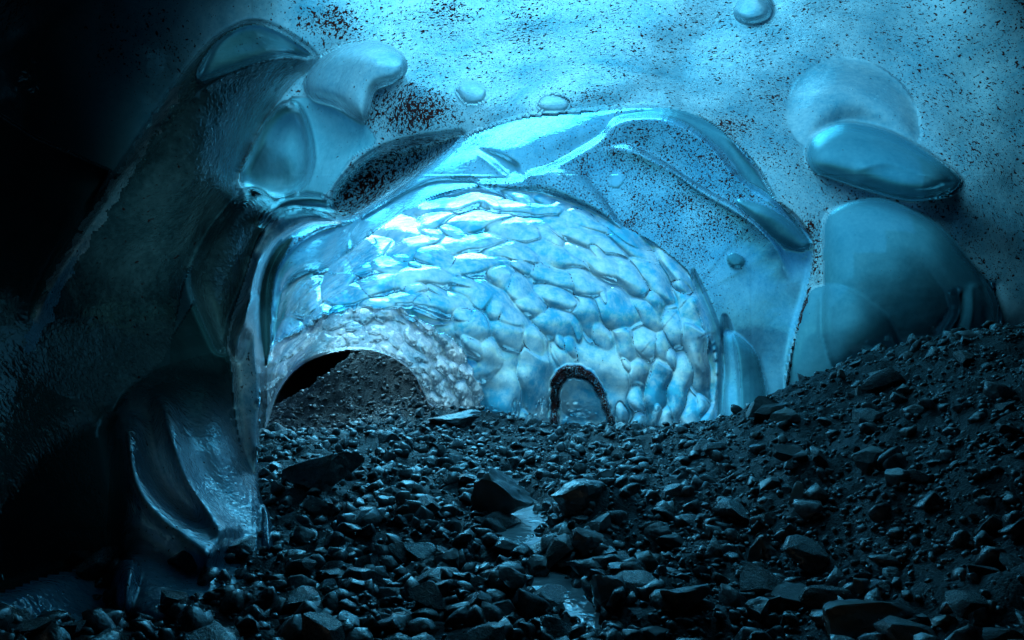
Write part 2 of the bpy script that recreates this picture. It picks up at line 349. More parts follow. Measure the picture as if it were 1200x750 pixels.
bulge([(320,238),(350,227),(382,231),(392,247),(370,246),(345,244),(325,250),(309,266),(303,262)], .3, 12, reg=9, dirt=.1); NAMES[9] = ('ice_hood', 'lobe')
bulge([(400,261),(370,247),(345,246),(325,253),(310,268),(298,290),(285,330),(270,375),(266,410),(280,420),(297,360),(303,335),(316,300),(334,278),(365,263)], .55, 9, reg=10, dirt=.15); NAMES[10] = ('ice_arch', 'frost')
line([(305,298),(297,325),(292,350),(290,400)], .3, 6)
bulge([(268,400),(275,372),(291,350),(302,345),(305,380),(309,430),(310,480),(308,540),(309,600),(309,640),(322,650),(318,600),(300,565),(284,530),(275,480),(272,440)], .35, 10, reg=11, dirt=.35); NAMES[11] = ('ice_pillar', 'frost')
bulge([(138,480),(170,440),(220,420),(262,415),(269,445),(275,490),(283,528),(299,562),(321,602),(340,700),(250,740),(150,740),(130,640),(135,540)], .6, 40, reg=12, dirt=.25, fade=sstep((Y - 425) / 110)); NAMES[12] = ('ice_drapery', 'frost')
line([(148,480),(148,520),(158,565),(190,605),(235,640),(260,660)], .32, 24, exact=2)
line([(188,450),(198,500),(218,560),(248,605),(275,640)], .3, 18, exact=2)
line([(175,470),(180,530),(200,575),(240,615)], -.08, 16, exact=2)
line([(266,415),(273,470),(280,520),(298,560),(321,602)], .16, 8, side=1)
bulge([(-20,700),(10,690),(60,672),(110,662),(155,656),(160,680),(120,760),(-20,760)], .25, 14, reg=13, dirt=.3); NAMES[13] = ('ice_ledge', 'frost')

# --- ceiling: bumps, lens, domes
bulge([(535,108),(542,97),(557,96),(570,106),(566,119),(548,122)], -.16, 10, reg=14, dirt=.2); NAMES[14] = ('ice_bump', 'ceiling')
bulge([(630,125),(638,113),(655,112),(668,120),(662,130),(642,131)], -.16, 10, reg=15, dirt=.2)
bulge([(861,14),(868,0),(880,-10),(895,-6),(904,8),(899,21),(880,27),(866,23)], -.34, 19, reg=16, dirt=.03); NAMES[16] = ('ice_hump', 'ceiling')
bulge([(922,140),(930,100),(955,75),(990,67),(1030,78),(1062,105),(1078,140),(1070,170),(1000,150),(945,172)], -.85, 72, reg=17, soft=True, dirt=.2); NAMES[17] = ('ice_dome', 'ceiling')
bulge([(946,180),(954,160),(975,148),(1000,145),(1040,154),(1080,175),(1121,205),(1123,219),(1105,230),(1065,234),(1020,223),(975,208),(954,199)], -.75, 42, reg=18, dirt=0); NAMES[18] = ('ice_lens', 'right')
line([(1000,200),(1040,190),(1085,205),(1115,215)], -.08, 10)
bulge([(966,330),(965,290),(969,255),(990,239),(1030,233),(1065,245),(1100,265),(1130,300),(1160,335),(1172,365),(1167,395),(1150,440),(1000,440),(968,400)], -.6, 170, reg=19, dirt=.04)
NAMES[19] = ('ice_bulge', 'right')
line([(1122,335),(1125,365),(1112,390),(1100,415)], .12, 8); line([(1160,330),(1169,362),(1164,395)], .16, 7); line([(1140,330),(1140,370),(1130,410)], -.08, 8)
bulge([(915,520),(918,480),(925,430),(935,380),(946,345),(962,335),(990,337),(1020,355),(1045,380),(1060,440),(1040,520)], -.2, 110, reg=20, dirt=.03)
_d = seg_dist(X, Y, spline([(948,340),(936,380),(926,430),(919,480)]), False)[0]
DIRT[:] = np.maximum(DIRT, 1.35 * sstep((3.2 + 2.2 * fbm(np.stack([X / 12, Y / 12, 0 * X], -1), 3) - _d) / 3))

# --- arch band between ceiling and scalloped tunnel
bulge([(500,200),(545,172),(570,152),(620,138),(690,132),(722,134),(705,163),(680,175),(645,190),(605,207),(575,208),(520,209),(480,232),(482,216)], -.4, 44, reg=21, dirt=.5, soft=True); NAMES[21] = ('ice_flange', 'arch')
bulge([(720,137),(760,127),(800,129),(840,148),(870,180),(895,210),(906,234),(880,222),(850,180),(820,157),(780,141),(745,137)], .12, 12, reg=22, dirt=.15); NAMES[22] = ('ice_hollow', 'right')
bulge([(640,198),(700,164),(720,143),(760,137),(800,146),(835,172),(865,210),(900,233),(930,262),(945,300),(920,300),(880,262),(820,226),(770,190),(730,172),(700,176)], -.06, 44, reg=23, soft=True)
line([(610,208),(650,193),(700,164),(722,142),(760,135),(800,144),(836,171),(867,208),(905,233),(945,280)], -.55, 90, side=1, taper=.12)
line([(705,176),(735,172),(775,190),(825,222),(872,250),(912,290),(925,330)], -.28, 46, side=1, taper=.2); NAMES[23] = ('ice_ridge', 'arch')
bulge([(560,215),(605,208),(640,197),(680,205),(705,228),(722,255),(728,268),(690,245),(640,227),(590,222)], -.3, 26, reg=24, dirt=.75); NAMES[24] = ('ice_fold', 'arch')
bulge([(862,236),(890,239),(920,255),(945,278),(950,287),(937,293),(915,285),(888,262)], -.3, 18, reg=25, dirt=.05); NAMES[25] = ('ice_finger', 'right')
bulge([(561,177),(585,180),(608,194),(606,204),(596,206),(578,192)], .22, 8, reg=26, dirt=.2); NAMES[26] = ('ice_spike', 'arch')
line([(561,178),(580,196),(598,208)], -.10, 5)
bulge([(849,392),(864,393),(884,412),(893,440),(897,470),(890,520),(852,520),(851,440)], -.4, 26, reg=27, dirt=.02)
bulge([(852,300),(862,297),(872,304),(868,313),(856,312)], -.1, 6, reg=28, dirt=.0)
line([(812,345),(822,375),(828,395)], -.25, 7)
bulge([(716,204),(726,202),(732,212),(724,222),(714,218)], -.1, 7, reg=29, dirt=.2)
# pale crescents at the left mouth of the tunnel
bulge([(318,360),(321,325),(332,302),(350,284),(378,268),(410,260),(424,254),(410,280),(402,298),(380,313),(352,318),(335,335),(326,375)], .35, 16, reg=30, dirt=.4); NAMES[30] = ('ice_crescent', 'arch')
bulge([(409,290),(410,272),(424,256),(445,243),(480,222),(510,210),(545,210),(560,216),(520,226),(480,242),(440,268),(420,285)], .28, 10, reg=31, dirt=.35)
bulge([(318,400),(326,350),(345,325),(375,315),(388,318),(372,330),(352,345),(338,375),(328,410),(318,425)], .3, 10, reg=32, dirt=.1)
bulge([(848,370),(858,385),(866,430),(868,480),(866,520),(850,520),(851,460),(846,410)], .25, 8, reg=33, dirt=.15); NAMES[33] = ('ice_rib', 'arch')
bulge([(812,315),(828,345),(842,380),(850,410),(852,470),(850,520),(836,520),(840,440),(830,380),(815,345)], .25, 9, reg=34, dirt=.3)

bulge([(304,430),(302,385),(304,342),(312,312),(325,291),(342,277),(337,290),(326,310),(320,330),(317,370),(316,405),(311,432)], -.9, 6, reg=40, dirt=.1)  # black gap, put into the region that gets painted shade
# --- scalloped tunnel: cells in an elongated metric, each a piece of its own
TUN = spline([(314,540),(312,480),(311,435),(318,402),(330,375),(345,340),(375,318),(405,298),(440,270),(480,244),(520,228),(560,220),(600,222),(640,227),(690,245),(735,268),(775,292),(805,318),(820,350),(834,390),(840,440),(840,500),(838,560),(700,640),(450,640)], True)
GREY = spline([(312,560),(306,480),(309,440),(322,408),(345,388),(385,370),(430,363),(475,367),(515,385),(540,410),(556,440),(566,480),(568,560),(450,640)], True)
HOLE = spline([(316,560),(317,490),(328,455),(350,430),(380,415),(415,409),(450,416),(478,433),(492,455),(500,480),(508,560),(420,640)], True)
sT, sG, sH = sdf(X, Y, TUN), sdf(X, Y, GREY), sdf(X, Y, HOLE)
sG = sG + 7 * fbm(np.stack([X / 22, Y / 22, 0 * X + 5], -1), 3) * (sG > -60)
mT = (sT > 0) & (sG <= 0)
hand = [(622,358,18,15,0),(650,380,34,17,15),(657,351,27,12,20),(722,364,37,20,20),(624,442,19,52,0),(598,388,27,22,30),(592,452,20,50,0),(704,440,58,46,35),(735,408,16,28,-15),(756,402,17,24,-20),
 (771,455,15,48,5),(794,456,14,46,8),(792,382,17,27,-15),(815,420,13,55,-8),(652,325,26,11,22),(684,331,31,13,25),(612,313,21,9,10),(590,326,21,14,20),(702,309,52,14,24),(735,322,42,11,38),(768,332,44,13,52),
 (655,300,46,14,20),(600,296,45,13,10),(560,310,40,14,0),(545,285,46,12,-8),(605,268,60,14,6),(680,275,55,12,24),(560,262,50,12,-6),(500,262,42,11,-20),(610,244,55,10,4),(540,240,45,9,-8),(690,262,40,9,22),
 (480,290,42,13,-20),(430,300,36,12,-32),(400,330,30,12,-40),(440,335,36,12,-22),(500,325,44,13,-4),(560,345,32,16,18),(520,355,34,12,12),(575,420,16,30,-20),(556,385,22,20,35),(470,350,30,9,-8),
 (360,355,24,14,-50),(340,385,14,22,25),(375,372,24,12,-28),(324,420,9,22,10),(740,292,40,9,34),(790,318,30,9,50),(805,360,12,30,-22),(745,440,16,26,-10),(760,370,14,24,-30),(775,410,12,24,-15)]
seeds = [list(h) for h in hand]
tries = 0
while len(seeds) < 108 and tries < 9000:
    tries += 1
    x, y = rng.uniform(308, 842), rng.uniform(218, 520)
    if sdf(np.array([x]), np.array([y]), TUN)[0] < 1 or sdf(np.array([x]), np.array([y]), GREY)[0] > 0: continue
    if 640 < x < 725 and y > 425: continue
    ang = math.degrees(math.atan2(y - 500, x - 440)) + 90; r = math.hypot(x - 440, y - 500)
    a = rng.uniform(.45, 1.7); rx, ry = (9 + .042 * r) * a * 1.25, (4.5 + .022 * r) * a
    if any(((x - s[0]) / (.62 * (s[2] + rx))) ** 2 + ((y - s[1]) / (.62 * (s[3] + ry))) ** 2 < .55 for s in seeds): continue
    seeds.append([x, y, rx, ry, ang])
S = np.array(seeds); 
xm, ym = X[mT], Y[mT]
wx = xm + 7 * perlin(np.stack([xm / 34, ym / 30, 0 * xm], -1)); wy = ym + 5 * perlin(np.stack([xm / 34, ym / 30, 0 * xm + 7], -1))
q1 = np.full(xm.shape, 9e9); q2 = q1.copy(); cell = np.zeros(xm.shape, int)
for i, (sx, sy, rx, ry, an) in enumerate(S):
    c, s = math.cos(math.radians(an)), math.sin(math.radians(an)); dx, dy = wx - sx, wy - sy
    q = np.sqrt(((dx * c + dy * s) / rx) ** 2 + ((-dx * s + dy * c) / ry) ** 2)
    b = q < q1
    q2 = np.where(b, q1, np.minimum(q2, q)); cell = np.where(b, i, cell); q1 = np.minimum(q1, q)
e = q2 - q1; size = np.sqrt(S[cell, 2] * S[cell, 3])
rr = np.hypot(xm - 440, ym - 500); A_ = (.105 + .0005 * rr) * (.5 + 1.0 * sstep(.5 + 1.2 * perlin(np.stack([xm / 60, ym / 45, 0 * xm + 11], -1)))) * (1 - .45 * sstep((xm - 560) / 120))
q1s = np.minimum(q1, 1.6)
h = A_ * (.55 * q1s ** 2 + .45 * np.minimum(q1s, 1.25) ** 4 - .5)
h = h + ((xm - S[cell, 0]) * rng.normal(0, .0017, len(S))[cell] + (ym - S[cell, 1]) * rng.normal(0, .0022, len(S))[cell]) * sstep(e * 5)
pw = np.stack([xm / 55, ym / 40, 0 * xm + 2], -1); h = h + .06 * fbm(pw, 2)
edge = sstep(sT[mT] / 10)
D[mT] -= h * (.4 + .6 * edge) * (1 + 1.3 * sstep((500 - xm) / 120))
dT = .28 + .25 * rng.random(len(S)); DIRT[mT] = dT[cell] * .45
REG[mT] = 1000 + cell
crk = perlin(np.stack([xm / 16, ym / 16, 0 * xm + 3], -1))
DIRT[mT] = np.maximum(DIRT[mT], 1.3 * sstep((.5 + 1.9 * crk - e * size) / 1.0))
# the dark arch frozen into the largest scallop
dd, tt, ss = seg_dist(X[mT], Y[mT], spline([(650,495),(650,470),(653,447),(666,436),(686,438),(701,454),(710,476),(717,497)]), False)
thick = 6.0 + 4.0 * np.exp(-((tt - .42) / .25) ** 2) + 1.8 * fbm(np.stack([xm / 11, ym / 11, 0 * xm], -1), 2)
DIRT[mT] = np.maximum(DIRT[mT], 1.45 * sstep((thick - dd) / 5 + .1)); D[mT] += .22 * sstep((thick - dd) / 5)
# frosted grey mouth and the dark passage behind it
mG = (sG > 0) & (sH <= 0)
gp = world_of(X, Y, D)
RS = []
for k in range(4000):
    x, y = rng.uniform(305, 575), rng.uniform(358, 520)
    if len(RS) > 150: break
    ang = math.atan2(y - 500, x - 420) + math.pi / 2; a = rng.uniform(.7, 1.3); rx, ry = 11 * a, 5.5 * a
    if any(((x - q[0]) / (.8 * (q[2] + rx))) ** 2 + ((y - q[1]) / (.8 * (q[3] + ry))) ** 2 < .6 for q in RS): continue
    RS.append((x, y, rx, ry, ang))
xg, yg = X[mG], Y[mG]; qg = np.full(xg.shape, 9e9)
wxg = xg + 4 * perlin(np.stack([xg / 14, yg / 14, 0 * xg], -1)); wyg = yg + 4 * perlin(np.stack([xg / 14, yg / 14, 0 * xg + 7], -1))
for x, y, rx, ry, an in RS:
    c, n_ = math.cos(an), math.sin(an); dx, dy = wxg - x, wyg - y
    qg = np.minimum(qg, ((dx * c + dy * n_) / rx) ** 2 + ((-dx * n_ + dy * c) / ry) ** 2)
D[mG] -= .13 * (np.minimum(qg, 2.2) - .6)
D[mG] -= (.18 * np.abs(fbm(gp[mG] * 2.2, 4)) + .04 * sstep(sG[mG] / 12))
REG[mG] = 35; NAMES[35] = ('rim', 'rim'); DIRT[mG] = .35
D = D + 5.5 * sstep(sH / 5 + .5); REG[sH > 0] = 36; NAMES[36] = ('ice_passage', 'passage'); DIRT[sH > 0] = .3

# soften the steps by about a grid cell so that edges run clean
D1 = None
for it in range(3):
    if it == 0: D1 = D.copy()
    D[1:-1] = .25 * D[:-2] + .5 * D[1:-1] + .25 * D[2:]
    D[:, 1:-1] = .25 * D[:, :-2] + .5 * D[:, 1:-1] + .25 * D[:, 2:]
B_ = D.copy()
for it in range(4):
    B_[1:-1] = .25 * B_[:-2] + .5 * B_[1:-1] + .25 * B_[2:]
    B_[:, 1:-1] = .25 * B_[:, :-2] + .5 * B_[:, 1:-1] + .25 * B_[:, 2:]
ml = sstep((sF * -1 - 3) / 4) * sstep((330 - X) / 10) * sstep((Y - 225) / 20); ml = np.maximum(ml, sstep((30 - np.abs(X - 932)) / 8) * sstep((Y - 300) / 20)); D = D * (1 - ml) + B_ * ml
ms = np.maximum(sstep((sT - 2) / 6), sstep(sG / 4) * (sH < -6)); D = D * (1 - ms) + D1 * ms
# melt relief over everything
P0 = world_of(X, Y, D)
infr = sstep((X + 420) / 360) * sstep((1620 - X) / 360) * sstep((Y + 360) / 320)
amp = np.where(REG >= 1000, .010, np.where(REG == 0, .055, .028)); amp[(REG == 1)] = .05
fine = amp * fbm(P0 * 1.1, 2) + .004 * fbm(P0 * 5.0 + 3, 2)
fine = fine + np.where(REG == 0, .05 * np.abs(perlin(P0 * .9 + 5)) + .16 * fbm(P0 * .75 + 8, 2), 0) + np.where(REG == 1, .10 * fbm(P0 * .8 + 2, 2), 0)
D = D + infr * fine
D = D - np.where(REG == 35, .03 * fbm(P0 * 5.5, 4, .65), 0)
REG[(np.abs(sF) < 4) & (X < 330) & (Y > 262) & (REG != 11)] = 40; DIRT[(np.abs(sF) < 4) & (X < 330) & (Y > 262)] = .2  # step wall joins the painted-dark region
P = world_of(X, Y, D)
# smooth shading normals of the whole shell, shared by its pieces
du = np.gradient(P, axis=1); dv = np.gradient(P, axis=0)
NR = np.cross(dv, du); NR /= np.linalg.norm(NR, axis=-1, keepdims=True) + 1e-12
tocam = np.array([0, 0, CAMZ]) - P
flip = (NR * tocam).sum(-1) < 0; NR[flip] *= -1
ny, nx = X.shape; idx = np.arange(nx * ny).reshape(ny, nx)
quads = np.stack([idx[:-1, :-1], idx[1:, :-1], idx[1:, 1:], idx[:-1, 1:]], -1).reshape(-1, 4)
PV, NV, DV, RV = P.reshape(-1, 3), NR.reshape(-1, 3), DIRT.ravel(), REG.ravel()
fr = RV[quads[:, 0]]
fz = PV[quads][:, :, 2].max(1); gzq = ground_z(PV[quads[:, 0], 0], PV[quads[:, 0], 1], False)
keep = fz > gzq - .35
quads, fr = quads[keep], fr[keep]

MV = np.maximum(sstep((290 - X + .3 * np.clip(Y, 0, 700)) / 260), ((REG == 40) & (X > 200)) * 1.0).ravel()  # painted shade: stronger to the left and lower down, full in gap and step wall
_m = np.maximum(sstep((560 - Y) / 120), sstep((185 - X) / 45)).ravel(); MV[RV == 12] = _m[RV == 12]; MV[RV == 11] = .8 * sstep((470 - Y.ravel()[RV == 11]) / 120)  # shade painted on the drapery's top and left side and the pillar's top
def largest(f):
    """the largest connected patch; the slivers go to the tunnel wall behind"""
    u, inv = np.unique(f, return_inverse=True); q = inv.reshape(f.shape); lab = np.arange(len(u))
    while True:
        m = lab[q].min(1); new = lab.copy()
        for k in range(4): np.minimum.at(new, q[:, k], m)
        if (new == lab).all(): break
        lab = new
    fl = lab[q[:, 0]]; v, c = np.unique(fl, return_counts=True)
    LEFT.append(f[fl != v[c.argmax()]])
    return f[fl == v[c.argmax()]]
LEFT = []
def body(reg, name, mat, parent=None):
    f = quads[fr == reg]
    if reg >= 35 and reg != 40 and len(f) > 5: f = largest(f)
    if len(f) < 6: return None
    u, inv = np.unique(f, return_inverse=True)
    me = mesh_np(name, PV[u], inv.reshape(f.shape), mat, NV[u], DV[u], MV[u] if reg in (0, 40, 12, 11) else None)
    return link(bpy.data.objects.new(name, me), parent)

ICE_LABELS = {
 2: 'huge dark ice fold with a granular left rim, top left', 3: 'pale domed ice crest on the crest of the dark left fold',
 4: 'smooth teal oval ice lobe tucked behind the dark fold\'s edge', 5: 'rounded teal ice lobe right of the oval lobe, below the frosty knob',
 6: 'frosty pale ice knob at the tip of the dark fold', 7: 'dark bulging ice boss thick with black grit, left of the tunnel top',
 8: 'dark ice curtain with a bright curled left edge, left of the thin arch', 9: 'low dark ice hood lying over the thin arch at left',
 10: 'thin-edged dark ice arch at the left mouth of the tunnel', 11: 'slender blue ice pillar standing left of the dark passage',
 12: 'rippled ice drapery with two bright ridges at lower left', 13: 'low glinting ice ledge on the floor at bottom left',
 14: 'small oval ice bump on gritty ceiling, left of the other small bump', 15: 'small oval ice bump just above the tunnel arch\'s top',
 16: 'rounded ice knob at the top edge of the picture', 17: 'soft blue ice dome on the ceiling above the long ice lens',
 18: 'long smooth teardrop ice lens hanging at upper right', 19: 'wide smooth blue ice bulge above the rubble mound at right',
 20: 'smooth blue ice bulge with a dark cracked left edge, beside the mound', 21: 'pale speckled ice flange along the top left of the arch',
 22: 'dark crescent hollow in the ice at the arch\'s upper right', 23: 'broad smooth ice ridge sweeping down the arch\'s right shoulder',
 24: 'gritty ice fold draped just above the scalloped tunnel', 25: 'tapering ice finger at the arch\'s right shoulder',
 26: 'pointed ice spike on the pale flange above the tunnel', 27: 'half-round blue ice lobe at the tunnel\'s right foot',
 28: 'tiny round ice nub on smooth blue wall right of the tunnel', 29: 'tiny pale ice nub on the gritty arch above the tunnel',
 30: 'pale blue ice crescent inside the thin arch at left', 31: 'narrow pale ice crescent along the tunnel\'s upper left edge',
 32: 'small curled ice crescent left of the bright scallops', 33: 'outer vertical ice rib at the tunnel\'s right edge',
 34: 'inner gritty ice rib at the tunnel\'s right edge, beside the scallops'}
NAMES.update({5: ('ice_lobe', 'lobe'), 6: ('ice_hump', 'ceiling'), 15: ('ice_bump', 'ceiling'), 20: ('ice_bulge', 'right'), 27: ('ice_lobe', 'right'), 28: ('ice_nub', 'right'),
              29: ('ice_nub', 'arch'), 31: ('ice_crescent', 'arch'), 32: ('ice_crescent', 'lobe'), 34: ('ice_rib', 'arch')})
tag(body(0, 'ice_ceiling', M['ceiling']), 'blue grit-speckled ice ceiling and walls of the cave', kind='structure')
tag(body(40, 'ice_wall', M['ceiling']), 'dark shade-painted ice wall along the left side of the cave', kind='structure')
tag(body(1, 'ice_wall', M['arch']), 'smooth speckled blue ice band around the scalloped tunnel', kind='structure')
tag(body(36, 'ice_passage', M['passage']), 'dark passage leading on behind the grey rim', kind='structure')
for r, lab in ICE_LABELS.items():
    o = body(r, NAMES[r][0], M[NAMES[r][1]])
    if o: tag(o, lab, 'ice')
    if r == 2:
        e_ = body(41, 'edge_strip', M['snow'], o); e_['label'] = 'granular pale edge strip down the left of the fold'
        
tunnel = link(bpy.data.objects.new('ice_tunnel', None)); tunnel.location = (0, 0, 0)
tag(tunnel, 'bright scalloped blue ice tunnel with a frosted grey mouth', 'ice tunnel')
o = body(35, 'frosted_rim', M['rim'], tunnel); o['label'] = 'frosted grey rim round the dark passage'
for i in range(len(S)):
    o = body(1000 + i, 'scallop', M['scallop'], tunnel)
    if o and i == 7: o['label'] = 'largest scallop with a dark arch frozen into it'

sl = np.vstack(LEFT)
if len(sl):
    u, inv = np.unique(sl, return_inverse=True)
    tag(link(bpy.data.objects.new('crack_ice', mesh_np('crack_ice', PV[u], inv.reshape(sl.shape), M['scallop'], NV[u], DV[u])), tunnel), kind='stuff')
# ------------------------------------------------------------------ passage behind the viewer and an added, unseen cover that blocks light over the cave
M['cover'] = rock_mat('opaque_shell', (.05, .055, .06), (.16, .17, .18), rough=.8, scale=2, bump=.5, coat=0, brown=0)
bt = [idx[-1, 0]] + list(idx[::-6, 0]) + list(idx[0, ::6]) + list(idx[::6, -1]) + [idx[-1, -1]]
ring = PV[bt]; ring = ring[np.r_[True, np.abs(np.diff(ring, axis=0)).sum(1) > 1e-4]]
r2 = ring.copy(); r2[:, 1] = -3.5; r2[:, [0]] *= 1.1
r3 = r2.copy(); r3[:, 1] = -7; r3[:, 0] *= .4; r3[:, 2] = r3[:, 2] * .4
n = len(ring); V = np.vstack([ring, r2, r3, [[0, -8, .6]]])
Fq = [(k * n + i, k * n + i + 1, (k + 1) * n + i + 1, (k + 1) * n + i) for k in range(2) for i in range(n - 1)] + [(2 * n + i, 2 * n + i + 1, 3 * n, 3 * n) for i in range(n - 1)]
me = bpy.data.meshes.new('cave_mouth'); me.from_pydata(V.tolist(), [], [tuple(dict.fromkeys(f)) for f in Fq]); me.materials.append(M['cover'])
tag(link(bpy.data.objects.new('rear_passage', me)), 'dirty ice passage behind the viewer', kind='structure')

exec_cover = True
cx_ = np.linspace(-1500, 2700, 106); cy_ = np.linspace(-1300, 720, 68)
A, B = np.meshgrid(cx_, cy_)
Dc = np.where(sdf(A, B, MAINF) > 0, np.clip(tps(far_c, A, B), 7.5, 16) + 2 + 7 * sstep((sdf(A, B, HOLE) + 45) / 45), np.clip(tps(near_c, A, B), .8, 14))
Pc = world_of(A, B, Dc); ctr = np.array([0, 3.0, CAMZ]); dirv = Pc - ctr; ln = np.linalg.norm(dirv, axis=-1, keepdims=True)
Pc = Pc + dirv / ln * 1.0
OPEN = spline([(345,220),(330,90),(400,-20),(520,-100),(640,-130),(830,-110),(970,-70),(1060,30),(1060,170),(1000,270),(940,320),(880,380),(760,450),(560,460),(440,440),(400,370),(360,310)], True)  # opening in the added cover, shaped to place light on ceiling and tunnel
LOW = spline([(130,400),(220,370),(300,370),(325,450),(325,580),(180,640),(110,520)], True)  # second opening, added to light the drapery from behind
so = np.maximum(sdf(A, B, OPEN), sdf(A, B, LOW))
ny2, nx2 = A.shape; id2 = np.arange(nx2 * ny2).reshape(ny2, nx2)
cq = np.stack([id2[:-1, :-1], id2[1:, :-1], id2[1:, 1:], id2[:-1, 1:]], -1).reshape(-1, 4)
cq = cq[so.ravel()[cq].max(1) < 0]
cov = link(bpy.data.objects.new('glacier', mesh_np('glacier', Pc.reshape(-1, 3), cq, M['cover'])))
tag(cov, 'added unseen cover blocking light over the cave', kind='structure')

# ------------------------------------------------------------------ melt water
def water_mat():
    m, N, L = new_mat('melt_water')
    co = N.new('ShaderNodeTexCoord').outputs['Object']
    p = N.new('ShaderNodeBsdfPrincipled'); p.inputs['Base Color'].default_value = (.78, .90, .94, 1)
    p.inputs['Roughness'].default_value = .03; p.inputs['IOR'].default_value = 1.9; p.inputs['Transmission Weight'].default_value = .15
    b = N.new('ShaderNodeBump'); b.inputs['Strength'].default_value = .5; b.inputs['Distance'].default_value = .02
    L.new(noise(N, L, co, 9, 3, .5, 1.2), b.inputs['Height']); L.new(b.outputs[0], p.inputs['Normal'])
    o = N.new('ShaderNodeOutputMaterial'); L.new(p.outputs[0], o.inputs[0]); return m
M['water'] = water_mat()
def water(a, b, label, w=.34):
    C = spline(STREAM[a:b], False, 10); t = np.gradient(C, axis=0); nrm = np.stack([t[:, 1], -t[:, 0]], -1); nrm /= np.linalg.norm(nrm, axis=1, keepdims=True)
    V = np.vstack([np.c_[C + nrm * w * k, np.full(len(C), -.062)] for k in (-1, -.3, .3, 1)]); n = len(C)
    Fq = np.array([(k * n + i, k * n + i + 1, (k + 1) * n + i + 1, (k + 1) * n + i) for k in range(3) for i in range(n - 1)])
    tag(link(bpy.data.objects.new('melt_water', mesh_np('melt_water', V, Fq, M['water']))), label, kind='structure')
water(0, 9, 'bright melt water trickling between the stones')

# ------------------------------------------------------------------ stones
def rock_shape(seed, sub=3, cuts=11, rough=.035, flat=1.0):
    r = np.random.default_rng(seed)
    bm = __import__('bmesh').new(); __import__('bmesh').ops.create_icosphere(bm, subdivisions=sub, radius=1)
    V = np.array([v.co[:] for v in bm.verts]); Fc = np.array([[v.index for v in f.verts] for f in bm.faces]); bm.free()
    for k in range(cuts):
        n = r.normal(size=3); n /= np.linalg.norm(n); d = r.uniform(.36, .78)
        ex = np.maximum(V @ n - d, 0); V = V - ex[:, None] * n
    V = V * (1 + rough * fbm(V * 2.2 + seed, 3)[:, None] + rough * .4 * fbm(V * 6 + seed, 2)[:, None])
    V = V / np.abs(V).max(0)
    return V, Fc
M['rock'] = rock_mat('wet_dark_rock', (.016, .019, .020), (.17, .19, .195), rough=.27, scale=3, bump=.8, spec=.8)
M['rock_pale'] = rock_mat('pale_rock', (.09, .105, .11), (.26, .28, .28), rough=.4, scale=3, spec=.5, coat=.2)
M['rock_brown'] = rock_mat('brown_rock', (.10, .07, .035), (.22, .16, .08), rough=.5, scale=3)
ROCKS = [rock_shape(100 + k, 3, 13 + k % 6) for k in range(18)]
RME = {(k, m): mesh_np('stone', V, Fc, M[m], sharp=24) for k, (V, Fc) in enumerate(ROCKS) for m in ('rock', 'rock_pale')}
